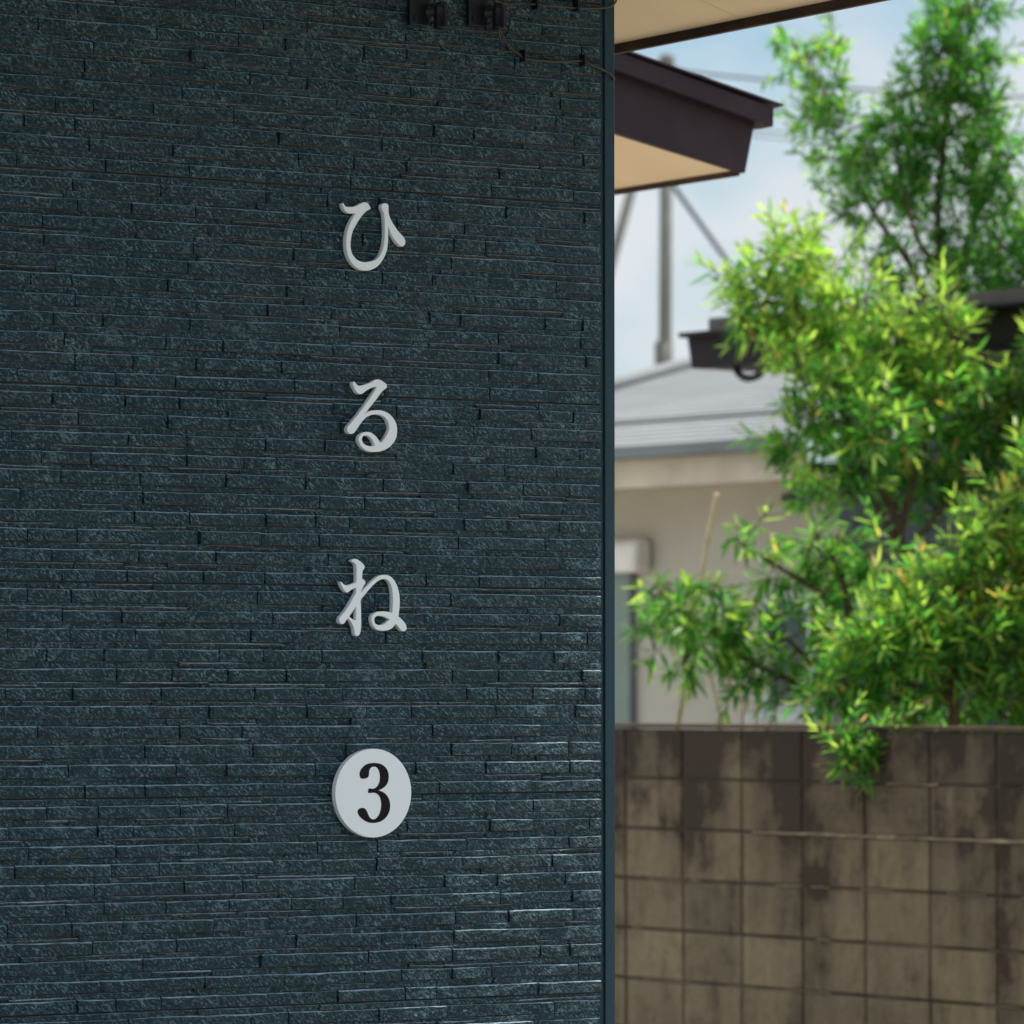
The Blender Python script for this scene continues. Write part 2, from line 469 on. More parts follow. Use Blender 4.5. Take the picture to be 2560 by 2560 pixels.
# ------------------------------------------------------------------ letters and number disc
def catmull2(pts, n=3, corner=62):
    """closed smoothing that keeps sharp corners"""
    N = len(pts); P2 = [Vector(p) for p in pts]; out = []
    sharp = []
    for i in range(N):
        a = P2[i] - P2[i - 1]; b = P2[(i + 1) % N] - P2[i]
        sharp.append(a.length > 1e-6 and b.length > 1e-6 and math.degrees(a.angle(b)) > corner)
    for i in range(N):
        p1, p2 = P2[i], P2[(i + 1) % N]
        p0 = p1 - (p2 - p1) if sharp[i] else P2[i - 1]
        p3 = p2 + (p2 - p1) if sharp[(i + 1) % N] else P2[(i + 2) % N]
        for k in range(n):
            t = k / n
            out.append(0.5 * ((2 * p1) + (p2 - p0) * t + (2 * p0 - 5 * p1 + 4 * p2 - p3) * t * t + (3 * p1 - p0 - 3 * p2 + p3) * t ** 3))
    return out
def extruded(name, loops, org, scale, front, thick, mat, parent=None, bev=0.0007):
    """loops in zoomed pixels of the picture of the front face; front = distance proud of the wall plane"""
    pts = []
    for lp in loops:
        q = catmull2([(a, b) for a, b in lp])
        pts.append([Fp(org[0] + p.x / scale, org[1] + p.y / scale, front) for p in q])
    c = sum(pts[0], Vector()) / len(pts[0])
    cu = bpy.data.curves.new(name, 'CURVE'); cu.dimensions = '2D'; cu.fill_mode = 'BOTH'
    cu.extrude = thick / 2 - bev; cu.bevel_depth = bev; cu.bevel_resolution = 1; cu.offset = -bev
    for lp in pts:
        s = cu.splines.new('POLY'); s.points.add(len(lp) - 1); s.use_cyclic_u = True
        for i, p in enumerate(lp): s.points[i].co = (p.x - c.x, p.z - c.z, 0, 1)
    tmp = bpy.data.objects.new('tmp', cu); COL.objects.link(tmp)
    bpy.context.view_layer.update()
    me = bpy.data.meshes.new_from_object(tmp.evaluated_get(bpy.context.evaluated_depsgraph_get()))
    bpy.data.objects.remove(tmp); bpy.data.curves.remove(cu)
    me.transform(Matrix.Rotation(math.pi / 2, 4, 'X'))
    me.transform(Matrix.Translation((0, 0, 0)))
    me.materials.clear(); me.materials.append(mat); me.name = name
    o = bpy.data.objects.new(name, me); COL.objects.link(o)
    loc = Vector((c.x, YF - front + thick / 2, c.z))
    if parent is not None: o.parent = parent; o.location = loc - wloc(parent)
    else: o.location = loc
    return o

HI = [[(395,400),(412,393),(430,425),(450,450),(480,462),(540,463),(600,458),(660,438),(710,412),(750,388),(790,380),(825,385),(860,410),(885,450),(900,485),(890,505),(860,520),(825,540),(780,585),(720,660),(670,735),(620,825),(580,910),(555,1010),(543,1110),(545,1190),(560,1270),(590,1335),(635,1390),(690,1430),(750,1450),(810,1455),(870,1448),(930,1435),(985,1415),(1030,1385),(1075,1330),(1110,1255),(1135,1165),(1150,1060),(1158,950),(1160,840),(1155,740),(1148,650),(1135,570),(1115,520),(1100,480),(1097,450),(1107,420),(1130,402),(1160,396),(1195,405),(1215,430),(1222,460),(1222,510),(1230,590),(1255,670),(1290,740),(1340,820),(1390,890),(1440,950),(1480,990),(1510,1035),(1525,1085),(1520,1130),(1500,1160),(1470,1175),(1440,1165),(1400,1135),(1350,1075),(1300,1000),(1260,920),(1232,850),(1217,815),(1211,840),(1213,900),(1217,990),(1214,1080),(1205,1180),(1185,1270),(1150,1360),(1105,1440),(1050,1510),(985,1560),(910,1595),(830,1610),(760,1603),(690,1580),(630,1540),(580,1490),(530,1415),(495,1330),(472,1240),(463,1130),(468,1010),(490,890),(530,770),(580,665),(628,590),(615,581),(560,581),(520,578),(475,560),(435,520),(410,470),(397,430)]]
RU = [[(590,395),(610,378),(630,400),(655,430),(690,455),(750,450),(820,430),(880,408),(930,385),(970,358),(1010,343),(1050,343),(1100,362),(1150,395),(1185,425),(1197,460),(1193,490),(1170,512),(1130,540),(1085,590),(1030,670),(960,760),(880,860),(830,925),(806,960),(830,945),(880,915),(950,898),(1020,893),(1090,898),(1160,918),(1220,948),(1280,1000),(1330,1065),(1365,1140),(1380,1220),(1380,1300),(1365,1380),(1335,1450),(1290,1510),(1230,1565),(1150,1610),(1070,1635),(990,1643),(900,1638),(830,1615),(770,1575),(720,1515),(695,1450),(693,1400),(705,1360),(730,1325),(770,1298),(820,1285),(870,1285),(920,1300),(970,1335),(1010,1375),(1045,1420),(1070,1462),(1086,1480),(1112,1458),(1150,1410),(1185,1360),(1215,1300),(1235,1240),(1238,1200),(1228,1140),(1205,1075),(1170,1030),(1120,995),(1060,975),(1000,970),(940,975),(880,995),(820,1030),(770,1080),(730,1130),(690,1190),(650,1250),(620,1290),(595,1312),(560,1320),(520,1310),(495,1280),(487,1240),(492,1200),(515,1165),(560,1115),(640,1020),(740,890),(830,770),(900,670),(960,580),(1000,510),(1010,472),(960,480),(900,505),(850,530),(800,565),(760,595),(720,608),(690,600),(655,570),(625,520),(600,465),(588,425)],
      [(752,1400),(765,1370),(790,1352),(830,1348),(870,1360),(910,1390),(940,1430),(965,1480),(980,1531),(930,1538),(880,1536),(820,1520),(780,1490),(757,1450)]]
NE = [[(566,307),(580,285),(610,268),(640,265),(680,280),(730,315),(775,355),(797,390),(800,420),(790,445),(772,470),(762,510),(758,570),(755,624),(775,630),(795,645),(812,670),(818,695),(808,715),(790,740),(770,775),(755,810),(742,840),(738,866),(760,845),(800,800),(860,740),(930,670),(990,615),(1050,575),(1110,555),(1170,552),(1220,560),(1270,585),(1320,635),(1360,700),(1390,770),(1412,850),(1425,930),(1430,1020),(1428,1100),(1420,1190),(1412,1260),(1409,1299),(1440,1320),(1480,1360),(1520,1410),(1545,1455),(1553,1500),(1545,1535),(1520,1555),(1490,1562),(1460,1550),(1420,1500),(1380,1450),(1352,1426),(1335,1460),(1300,1500),(1250,1530),(1190,1548),(1120,1552),(1050,1540),(990,1505),(950,1450),(930,1390),(925,1330),(940,1280),(970,1245),(1020,1218),(1080,1205),(1140,1203),(1200,1210),(1260,1222),(1294,1231),(1300,1190),(1305,1100),(1308,1000),(1305,900),(1290,800),(1270,730),(1240,675),(1205,640),(1160,625),(1110,630),(1060,650),(1010,685),(950,740),(890,805),(830,875),(780,940),(735,997),(735,1080),(738,1180),(740,1300),(742,1400),(740,1480),(730,1560),(715,1610),(695,1638),(665,1648),(640,1635),(625,1600),(618,1540),(605,1490),(575,1420),(540,1365),(504,1330),(490,1345),(470,1370),(445,1410),(415,1430),(390,1432),(362,1410),(350,1370),(352,1330),(375,1290),(430,1230),(490,1150),(550,1050),(600,960),(640,890),(650,850),(650,810),(649,778),(625,787),(590,805),(550,830),(515,860),(480,868),(455,850),(425,810),(395,760),(375,710),(371,690),(386,674),(405,695),(435,725),(480,738),(530,730),(590,710),(630,692),(654,676),(655,640),(656,560),(657,470),(655,410),(645,370),(620,340),(590,320)],
      [(646,1122),(650,1150),(650,1260),(647,1362),(620,1360),(590,1345),(550,1317),(531,1296),(545,1270),(590,1205),(625,1150)],
      [(975,1370),(980,1330),(1000,1300),(1040,1285),(1085,1285),(1140,1295),(1200,1320),(1255,1350),(1215,1385),(1170,1420),(1120,1445),(1070,1450),(1020,1440),(990,1415)]]
TR = [[(758,660),(765,610),(790,560),(835,510),(890,478),(950,463),(1010,460),(1080,465),(1140,485),(1190,520),(1230,570),(1253,630),(1260,700),(1252,770),(1225,830),(1185,875),(1130,910),(1086,931),(1130,945),(1185,975),(1235,1025),(1268,1090),(1284,1160),(1285,1220),(1272,1290),(1240,1360),(1195,1415),(1140,1455),(1080,1480),(1010,1490),(940,1488),(880,1470),(820,1435),(765,1385),(735,1340),(725,1300),(735,1265),(765,1240),(810,1232),(845,1240),(870,1262),(890,1300),(910,1350),(930,1390),(960,1418),(995,1430),(1030,1420),(1065,1390),(1095,1345),(1118,1285),(1130,1210),(1130,1140),(1118,1075),(1090,1020),(1055,988),(1010,973),(960,975),(912,978),(904,960),(908,925),(918,902),(935,897),(985,903),(1020,895),(1055,868),(1085,825),(1103,770),(1108,700),(1103,640),(1090,590),(1065,550),(1035,528),(1005,523),(970,530),(940,558),(923,600),(921,650),(910,695),(880,720),(840,730),(800,730),(770,710)]]
THK = 0.0155; FR = 0.0165
S1 = 1860 / 260
o = extruded('hiragana_letter', HI, (800, 450), S1, FR, THK, m_white)
tag(o, 'raised white hiragana letter hi, topmost of the three, with an open bowl and right flick', 'letter', 'white raised letters on the stone wall')
o = extruded('hiragana_letter', RU, (800, 900), S1, FR, THK, m_white)
tag(o, 'raised white hiragana letter ru, middle of the three, zigzag ending in a small closed loop', 'letter', 'white raised letters on the stone wall')
o = extruded('hiragana_letter', NE, (800, 1360), S1, FR, THK, m_white)
tag(o, 'raised white hiragana letter ne, just above the number disc, upright stroke and curled tail', 'letter', 'white raised letters on the stone wall')
S2 = 1932 / 280
dc = Fp(790 + 998.5 / S2, 1840 + 977.5 / S2, FR); rad = 762 / S2 * 10.8 / F_PX
disc = thing('number_sign', 'round white disc sign with a black numeral 3 on the dark stone wall', 'sign', (dc.x, YF - FR, dc.z))
mb = MB(); N = 128
ring = []
for (yy, rr) in ((THK, rad), (0.0008, rad), (0.0, rad - 0.0008)):
    ring.append([(dc.x + rr * math.cos(2 * math.pi * k / N), YF - FR + yy, dc.z + rr * math.sin(2 * math.pi * k / N)) for k in range(N)])
for r in ring: mb.v += r
for a in range(2):
    for k in range(N): mb.f.append((a * N + k, a * N + (k + 1) % N, (a + 1) * N + (k + 1) % N, (a + 1) * N + k))
mb.f.append(tuple(2 * N + k for k in range(N))); mb.f.append(tuple(reversed(range(N))))
mb.build('disc', m_white, disc)
extruded('numeral', TR, (790, 1840), S2, FR + 0.0006, 0.0012, m_black, disc, 0.0001)

# ------------------------------------------------------------------ cable fittings under the eave
def entry_cap(u, v0, v1, label):
    c0 = Fp(u, v0, 0.055); c1 = Fp(u, v1, 0.055); r = 0.0155
    t = thing('cable_entry_cap', label, 'cable fitting', (c0.x, YF - 0.01, c0.z), 'cable entry caps under the eave')
    m = MB(); H = c0.z - c1.z; pts = [Vector((c0.x, c0.y, c0.z - r + r * math.sin(a))) for a in ()]
    prof = [(c1.z, r * 1.04), (c1.z + 0.004, r * 1.04), (c1.z + 0.005, r), (c0.z - r, r)] + [(c0.z - r + r * math.sin(math.radians(a)), r * math.cos(math.radians(a))) for a in (20, 40, 58, 74, 86)]
    m.tube([(c0.x, c0.y, z) for z, _ in prof], [q for _, q in prof], 24)
    hood = m.build('hood', m_cap, t, True)
    m = MB(); m.tube([(c0.x, c0.y + 0.002, c0.z - 0.02), (c0.x, YF - 0.018, c0.z - 0.02), (c0.x, YF - 0.017, c0.z - 0.02), (c0.x, YF - 0.004, c0.z - 0.02)], [0.013, 0.013, 0.02, 0.02], 20)
    m.build('wall_pipe', m_cap, t, True)
    m = MB(); x = c0.x; m.box(x - 0.058, x - 0.006, YF - 0.0175, YF - 0.004, c0.z - 0.052, c0.z + 0.03)
    b = m.build('backplate', m_cap, t); bevel(b, 0.002)
    m = MB(); q = Vector((x - 0.045, YF - 0.0178, c0.z - 0.036)); m.tube([q, q + Vector((0, -0.003, 0))], [0.006, 0.0045], 12)
    m.build('screw', m_cap, t)
    return t
entry_cap(1101, -2, 66, 'black conduit hood at the top of the wall, left one without wires below')
entry_cap(1248, 1, 68, 'black conduit hood at the top of the wall with wires coming out below')
def cable(pts, r, mat, label, off=0.02):
    q = spline([Fp(u, v, o) for u, v, o in pts], 10)
    m = MB(); m.tube(q, r, 8); c = m.build('cable', mat, None, True, q[0])
    return tag(c, label, 'cable', 'cables on the stone wall')
cable([(1246, 60, .055), (1247, 78, .05), (1252, 96, .03), (1262, 100, .022), (1272, 112, .02), (1305, 137, .015), (1330, 144, .017), (1380, 149, .019), (1420, 149, .019), (1457, 148, .016), (1480, 158, .017), (1512, 172, .012), (1528, 182, .010), (1535, 192, .004), (1533.5, 204, -.02)], 0.0029, m_cable, 'olive brown cable sagging from the hooded fitting to the wall corner')
cable([(1250, 60, .056), (1253, 76, .05), (1260, 90, .03), (1270, 106, .024), (1287, 122, .02), (1304, 134, .019)], 0.0022, m_cable, 'short thin wire dropping beside the long sagging cable')
cable([(1236, -6, .03), (1262, 4, .022), (1300, 3, .02), (1335, 5, .018), (1380, 9, .019), (1440, 14, .018), (1490, 15, .016), (1522, 12, .013), (1534, 6, .008), (1541, -4, -.01), (1543, -14, -.04)], 0.0027, m_cable, 'olive brown cable running level along the very top of the wall')
cable([(1330, 4, .022), (1302, 12, .021), (1284, 24, .02), (1276, 38, .02), (1273, 58, .02), (1269, 76, .02), (1262, 88, .024), (1255, 92, .03)], 0.0019, m_cap, 'thin black wire looping from the top cable down to the hooded fitting')
def clip(u, v, label):
    p = Fp(u, v, 0.012)
    t = thing('cable_clip', label, 'cable clip', p, 'clips holding the cables')
    m = MB(); m.tube([p + Vector((0, 0.006, 0.012)), p + Vector((0, -0.006, 0.012))], [0.0055, 0.005], 12); m.build('screw', m_cap, t)
    m = MB(); m.box(p.x - 0.003, p.x + 0.003, p.y - 0.014, p.y + 0.01, p.z - 0.012, p.z + 0.014); b = m.build('band', m_cap, t); bevel(b, 0.001)
clip(1307, 137, 'small black screw clip at the low bend of the sagging cable')
clip(1457, 148, 'small black screw clip on the sagging cable nearest the wall corner')
clip(1440, 10, 'small black clip on the level cable at the very top')
clip(1338, 5, 'small black clip on the top cable between hood and far clip')

# ------------------------------------------------------------------ second eave behind the corner
T2 = 15.0
q = P(1865, 430, T2); Y2 = q.y; XE2 = q.x; ZE2 = q.z
def R2(u, v, dy=0.0): return on_y(u, v, Y2 + dy)
low = thing('brown_eaved_building', 'building behind the corner showing a purple brown verge and cream soffit', 'building', (XE2 - 3, Y2 + 1.5, 0))
def line_ext(p, qq, x): 
    s = (qq.z - p.z) / (qq.x - p.x); return Vector((x, p.y, p.z + s * (x - p.x)))
pb0, pb1 = R2(1533, 326), R2(1865, 430)
pt0, pt1 = R2(1533, 168), R2(1889, 303)
XB = XE2 - 3.2
sl2 = (pb1.z - pb0.z) / (pb1.x - pb0.x)
print('rake slope', sl2, (pt1.z - pt0.z) / (pt1.x - pt0.x), XE2, Y2, ZE2)
m = MB(); m.prism([pb1, line_ext(pb0, pb1, XB), line_ext(pt0, pt1, XB), pt1], (0, 0.03, 0)); rf = m.build('verge_board', m_fascia, low); bevel(rf, 0.003)
# upper trim stands proud
DY = -0.045
a0, a1 = R2(1533, 168, DY), R2(1935, 305, DY)
b0, b1 = R2(1533, 118, DY), R2(1937, 264, DY)
a1 = Vector((b1.x - 0.002, a1.y, line_ext(a0, R2(1893, 298, DY), b1.x).z))
m = MB(); m.prism([a1, line_ext(a0, a1, XB), line_ext(b0, b1, XB), b1], (0, 0.12, 0)); o = m.build('verge_trim', m_fascia, low); bevel(o, 0.003)
c0, c1 = R2(1533, 112, DY - .01), R2(1960, 262, DY - .01)
m = MB(); m.prism([c1, line_ext(c0, c1, XB), line_ext(c0, c1, XB) + Vector((0, 0, .007)), c1 + Vector((0, 0, .007))], (0, 4.0, 0)); m.build('roof_sheet', m_fascia, low)
Lr = 3.2
m = MB()
z0 = pb1.z
prev = Y2 + 0.031
for yy in (Y2 + 1.9, Y2 + 3.9):
    m.prism([(XE2 - .012, prev, z0 + .012), (XE2 - Lr, prev, z0 + .012 - sl2 * Lr), (XE2 - Lr, prev, z0 + .022 - sl2 * Lr), (XE2 - .012, prev, z0 + .022)], (0, yy - prev - .003, 0)); prev = yy
m.build('soffit', m_soffit, low)
m = MB(); m.box(XE2 - 0.012, XE2 + 0.0, Y2 + 0.031, Y2 + 3.9, z0 - 0.006, z0 + 0.13); m.build('edge_board', m_rust, low)
m = MB(); m.box(XE2 - 3.2, XE2 - 1.55, Y2 + 0.5, Y2 + 3.6, 0, z0 + 0.3); m.build('wall', m_cream, low)

# ------------------------------------------------------------------ concrete block wall
m_block = MatB('stained_block', (0.3, 0.26, 0.2), 0.9)
def block_mat():
    M = m_block
    streak = M.noise(1.0, 5, 0.6, M.mapping((4.2, 4.2, 0.7)))
    blot = M.noise(4.2, 6, 0.7)
    fine = M.noise(45, 4, 0.7)
    sep = M.n.new('ShaderNodeSeparateXYZ'); M.l.new(M.tc.outputs['Object'], sep.inputs[0])
    hgt = M.n.new('ShaderNodeMapRange'); hgt.inputs['From Min'].default_value = 0.55; hgt.inputs['From Max'].default_value = 1.40
    M.l.new(sep.outputs['Z'], hgt.inputs['Value'])
    s = M.math('ADD', M.math('MULTIPLY', streak, 0.42), M.math('MULTIPLY', blot, 0.58))
    s = M.math('ADD', s, M.math('MULTIPLY', hgt.outputs[0], 0.13))
    stain = M.ramp(s, [(0.475, (0, 0, 0)), (0.555, (0.5,) * 3), (0.64, (0.97,) * 3)])
    clean = M.ramp(blot, [(0.34, (0.14, 0.112, 0.072)), (0.5, (0.21, 0.174, 0.115)), (0.68, (0.32, 0.27, 0.18))])
    c = M.mix(stain, clean, (0.030, 0.019, 0.013))
    at = M.n.new('ShaderNodeAttribute'); at.attribute_name = 'tone'
    c = M.mix(1.0, c, M.ramp(at.outputs['Fac'], [(0, (0.82,) * 3), (1, (1.18, 1.16, 1.12))]), 'MULTIPLY')
    c = M.mix(0.35, c, M.ramp(fine, [(0.3, (0.6,) * 3), (0.7, (1.3,) * 3)]), 'MULTIPLY')
    M.color(c); M.bump(fine, 0.004, 0.8)
    return M.m
block_mat()
m_mortar = simple('pale_mortar', (0.27, 0.225, 0.155), 0.9, 0.45, 7)
m_mortar_dark = simple('dark_mortar', (0.055, 0.042, 0.028), 0.9, 0.4, 7)
WF = Frame(1538, 19.35)
wall = thing('block_wall', 'stained concrete block garden wall in stack bond behind the house corner', 'wall', WF.at(1.5, -0.06, 0))
s_anchor = WF.hit(1852, 1990)[0]
sA, sB = -3.4, s_anchor + 0.365 * 16
V = []; Fc = []; tone = []
k0 = int(math.floor((sA - s_anchor) / 0.365))
mb = MB()
for k in range(k0, 16):
    for r in range(7):
        s0, s1 = s_anchor + 0.365 * k, s_anchor + 0.365 * (k + 1)
        z0, z1 = 0.2 * r, 0.2 * (r + 1)
        j = 0.0065; jz = 0.0055
        o = rng.uniform(-0.0025, 0.0025)
        before = len(mb.f)
        mb.fbox(WF, s0 + j, s1 - j, -0.12, o, z0 + jz + rng.uniform(-.001, .001), z1 - jz + rng.uniform(-.001, .001))
        tv = rng.random(); tone += [tv] * (len(mb.f) - before)
blk = mb.build('blocks', m_block.m, wall)
at = blk.data.attributes.new('tone', 'FLOAT', 'FACE'); at.data.foreach_set('value', tone)
bevel(blk, 0.004, 1)
mb = MB(); mb.fbox(WF, sA - .4, sB, -0.115, -0.008, 0, 1.39); mb.build('joints', m_mortar_dark, wall)
# lumpy mortar beads squeezed out along the level joints
mb = MB()
for r, amp in ((5, 0.0065), (6, 0.003), (4, 0.003), (3, 0.002), (2, 0.002), (1, 0.002)):
    s = sA
    while s < sB:
        L = rng.uniform(0.05, 0.3)
        if rng.random() < (0.6 if r == 5 else 0.4):
            hh = amp * rng.uniform(0.6, 1.3)
            pts = [WF.at(s + L * i / 5, 0.001, 0.2 * r + rng.uniform(-.0015, .0015)) for i in range(6)]
            mb.tube(pts, [hh * rng.uniform(0.7, 1.2) for _ in pts], 6)
        s += L
mb.build('mortar_beads', m_mortar, wall, True)
mb = MB()
for k in range(k0, 14, 3):
    mb.fbox(WF, s_anchor + .365 * k + .002, s_anchor + .365 * (k + 3) - .002, -0.128, 0.006, 1.4005, 1.416)
o = mb.build('coping', simple('wall_coping', (0.075, 0.045, 0.028), 0.9, 0.4, 6), wall); bevel(o, 0.003)

# ------------------------------------------------------------------ cream neighbour house
TN = 26.5
CF = Frame(1538, TN)
cream = thing('cream_house', 'cream rendered house with grey shingle roof beyond the block wall', 'house', CF.at(2, -3, 0))
OV = 0.55
sR = CF.hit(2100, 1500)[0]
gz = CF.hit(1540, 1178, OV)[1]; gz2 = CF.hit(1540, 1128, OV)[1]
sG0 = -3.0; sGR = sR + 0.35
wt = CF.hit(1540, 1215, 0.0)[1]
zs = CF.hit(1540, 1222, OV - .02)[1]       # lowest edge of boxed eave
mb = MB(); mb.fbox(CF, sG0 + .5, sR, -6, 0, 0, gz + 0.02); mb.build('wall', m_cream, cream)
mb = MB(); mb.fbox(CF, sG0, sGR, OV - 0.03, OV, zs, gz2 - 0.012); mb.build('eave_board', m_eavebox, cream)
mb = MB(); mb.fbox(CF, sG0, sGR, 0.002, OV - 0.032, zs + 0.02, zs + 0.032); mb.build('eave_soffit', m_eavebox, cream)
# gutter: half round
gm = MB(); gc = gz2 - 0.030; n = 8
prof = [(OV + 0.06 + 0.040 * math.cos(math.pi + math.pi * i / n), gc + 0.026 * math.sin(math.pi + math.pi * i / n)) for i in range(n + 1)]
prof = [(OV + 0.015, gc + 0.026)] + prof[0:] + [(OV + 0.105, gc + 0.026), (OV + 0.098, gc + 0.026)] + [(OV + 0.06 + 0.035 * math.cos(math.pi * 2 - math.pi * i / n), gc + 0.021 * math.sin(math.pi * 2 - math.pi * i / n)) for i in range(n + 1)]
gm.prism([CF.at(sG0, a, b) for a, b in prof], -DN * (sGR - sG0)); gm.build('gutter', m_gutter, cream)
# roof slope: from the eave to a point hit at v=973..919
RS = 0.24
zr0 = gz2 + 0.015
def roof_pt(s, run, lift=0.0): return CF.at(s, OV + 0.03 - run, zr0 + RS * run + lift)
# hip line chosen through the seen skyline (1533,973) -> (1725,919)
def roof_hit(u, v):
    r = ray(u, v); nrm = (-DN).cross(NN * -1 + Vector((0, 0, RS))).normalized(); p0 = roof_pt(0, 0)
    t = (p0 - EYE).dot(nrm) / r.dot(nrm); p = EYE + r * t; d = p - p0
    return -(d.dot(DN)), -(d.dot(NN))
h0, h1 = roof_hit(1533, 975), roof_hit(1725, 919)
print('hip', h0, h1, 'gz', gz, gz2)
dsd = (h1[0] - h0[0]) / max(1e-3, (h1[1] - h0[1]))
mb = MB()
def hip_s(run): return h0[0] + dsd * (run - h0[1])
step_run = roof_hit(1533, 1066)[1]
RUNS = []; r = 0.0
RMAX = 5.0
nco = 36
edges = [RMAX * i / nco for i in range(nco + 1)]
for i in range(nco):
    a, b = edges[i], edges[i + 1] + 0.02
    lift = 0.0
    mb.prism([roof_pt(hip_s(a), a, 0.006), roof_pt(sGR, a, 0.006), roof_pt(sGR, b, 0.001), roof_pt(hip_s(b), b, 0.001)], (0, 0, -0.02))
rf = mb.build('roof', m_tile, cream)
mb = MB(); a = step_run
mb.prism([roof_pt(hip_s(a), a, 0.014), roof_pt(sGR, a, 0.014), roof_pt(sGR, a + 0.02, 0.035), roof_pt(hip_s(a), a + 0.02, 0.035)], NN * -0.25)
mb.build('roof_step', m_tile, rf)
mb = MB(); mb.tube([roof_pt(hip_s(0), 0, 0.03), roof_pt(hip_s(RMAX), RMAX, 0.03)], 0.045, 8); mb.build('hip_cap', m_tile, rf, True)
mb = MB(); mb.prism([roof_pt(hip_s(0), 0, -.02), roof_pt(hip_s(0) , 0, 0.0), roof_pt(hip_s(RMAX), RMAX, -0.02)], (0, 0, -.05)); mb.build('roof_edge', m_eavebox, rf)
# left window with rolled shutter box
def window(parent, u0, u1, v0, v1, pane_mat, mull, name='window', depth=0.05, w=0.045, fm=None):
    s0, zt = CF.hit(u0, v0); s1, zb = CF.hit(u1, v1)
    zt = CF.hit((u0 + u1) / 2, v0)[1]; zb = CF.hit((u0 + u1) / 2, v1)[1]
    f = MB()
    f.fbox(CF, s0, s1, 0.002, depth, zt - w, zt); f.fbox(CF, s0, s1, 0.002, depth + .03, zb, zb + w)
    f.fbox(CF, s0, s0 + w, 0.002, depth, zb + w, zt - w); f.fbox(CF, s1 - w, s1, 0.002, depth, zb + w, zt - w)
    for mu in mull:
        ms = CF.hit(mu, 1600)[0]; f.fbox(CF, ms - w * .6, ms + w * .6, 0.002, depth - .01, zb + w, zt - w)
    fo = f.build(name, fm or m_frame, parent)
    p = MB(); p.fbox(CF, s0 + w, s1 - w, 0.003, 0.02, zb + w, zt - w); p.build('pane', pane_mat, fo)
    return fo, s0, s1, zt, zb
fo, s0, s1, zt, zb = window(cream, 1380, 1592, 1425, 1850, m_glass_green, [], w=0.012, fm=m_gutter)
z_t = CF.hit(1560, 1347, 0.12)[1]; z_b = CF.hit(1560, 1432, 0.12)[1]
se = CF.hit(1591, 1400, .12)[0]
m = MB(); prof = []
for i in range(9):
    w = math.pi / 2 * i / 8; prof.append((0.13 - 0.06 * (1 - math.cos(w)) , z_t - 0.06 + 0.06 * math.sin(w)))
prof = [(0.003, z_b), (0.13, z_b)] + prof + [(0.003, z_t)]
m.prism([CF.at(s0 - .05, a, b) for a, b in prof], -DN * (se - s0 + .05)); o = m.build('shutter_box', m_box, fo); bevel(o, 0.035, 4)
window(cream, 1925, 2092, 1478, 1785, m_glass_dark, [2040])
m = MB(); a = CF.hit(1905, 1790); m.fbox(CF, CF.hit(1905, 1790)[0], CF.hit(2095, 1790)[0], 0.0035, 0.14, CF.hit(1990, 1806)[1], CF.hit(1990, 1784)[1]); m.build('window_sill', m_frame, cream)
m = MB(); m.fbox(CF, CF.hit(1975, 1243)[0], CF.hit(2056, 1243)[0], 0.0035, 0.06, CF.hit(2010, 1255)[1], CF.hit(2010, 1232)[1]); m.build('vent_slot', m_cap, cream)

# ------------------------------------------------------------------ dark house behind the trees
DF = Frame(1538, 24.2)
dark = thing('dark_house', 'dark clad house with brown boxed eave half hidden behind the green shrubs', 'house', DF.at(3.5, -1, 0))
sd0 = DF.hit(2105, 1500)[0]
OD = 0.35
zb_ = DF.hit(1730, 921, OD)[1]; zt_ = DF.hit(1715, 846, OD)[1]; zl_ = DF.hit(1696, 831, OD + .06)[1]
sl = DF.hit(1730, 921, OD)[0]; slt = DF.hit(1719, 846, OD)[0]; sll = DF.hit(1695, 838, OD + .06)[0]
SRR = sd0 + 6
m = MB(); m.fbox(DF, sd0, SRR, -5, 0, 0, zb_ + 0.03); m.build('wall', m_darkwall, dark)
m = MB()
z = 0.1
while z < zb_ - .02:
    m.prism([DF.at(sd0, 0.002, z), DF.at(sd0, 0.018, z), DF.at(sd0, 0.004, z + 0.11), DF.at(sd0, 0.002, z + 0.11)], -DN * (SRR - sd0)); z += 0.112
m.build('lap_boards', m_darkwall, dark)
m = MB(); m.prism([DF.at(sl, OD, zb_), DF.at(SRR, OD, zb_), DF.at(SRR, OD, zt_), DF.at(slt, OD, zt_)], -NN * 1.2); e = m.build('boxed_eave', m_fascia_dark, dark)
m = MB(); m.fbox(DF, sll, SRR, -1.2, OD + .06, zt_ + .001, zl_); lip = m.build('eave_lip', m_fascia_dark, dark); bevel(lip, 0.006)
m = MB(); ss = DF.hit(1752, 810, OD)[0]
zz0, zz1 = DF.hit(1752, 830, OD - .1)[1], DF.hit(1752, 800, OD - .1)[1]
m.prism([DF.at(ss, OD - .05, zl_ + .001), DF.at(ss, OD - .05, zz1), DF.at(ss, OD - 3, zz1 + .22), DF.at(ss, OD - 3, zl_ + .001)], -DN * (SRR - ss)); m.build('roof', simple('worn_brown_roof', (0.10, 0.085, 0.075), 0.7, 0.3, 3), dark)
m = MB(); uu = [(1838, 905), (1842, 925), (1856, 941), (1876, 945), (1896, 938), (1912, 920), (1925, 906)]
m.tube(spline([DF.at(*(lambda h: (h[0], OD - .1, h[1]))(DF.hit(a, b, OD - .1))) for a, b in uu], 5), [0.018] * 31, 8)
m.build('drain_loop', m_wire, dark, True)

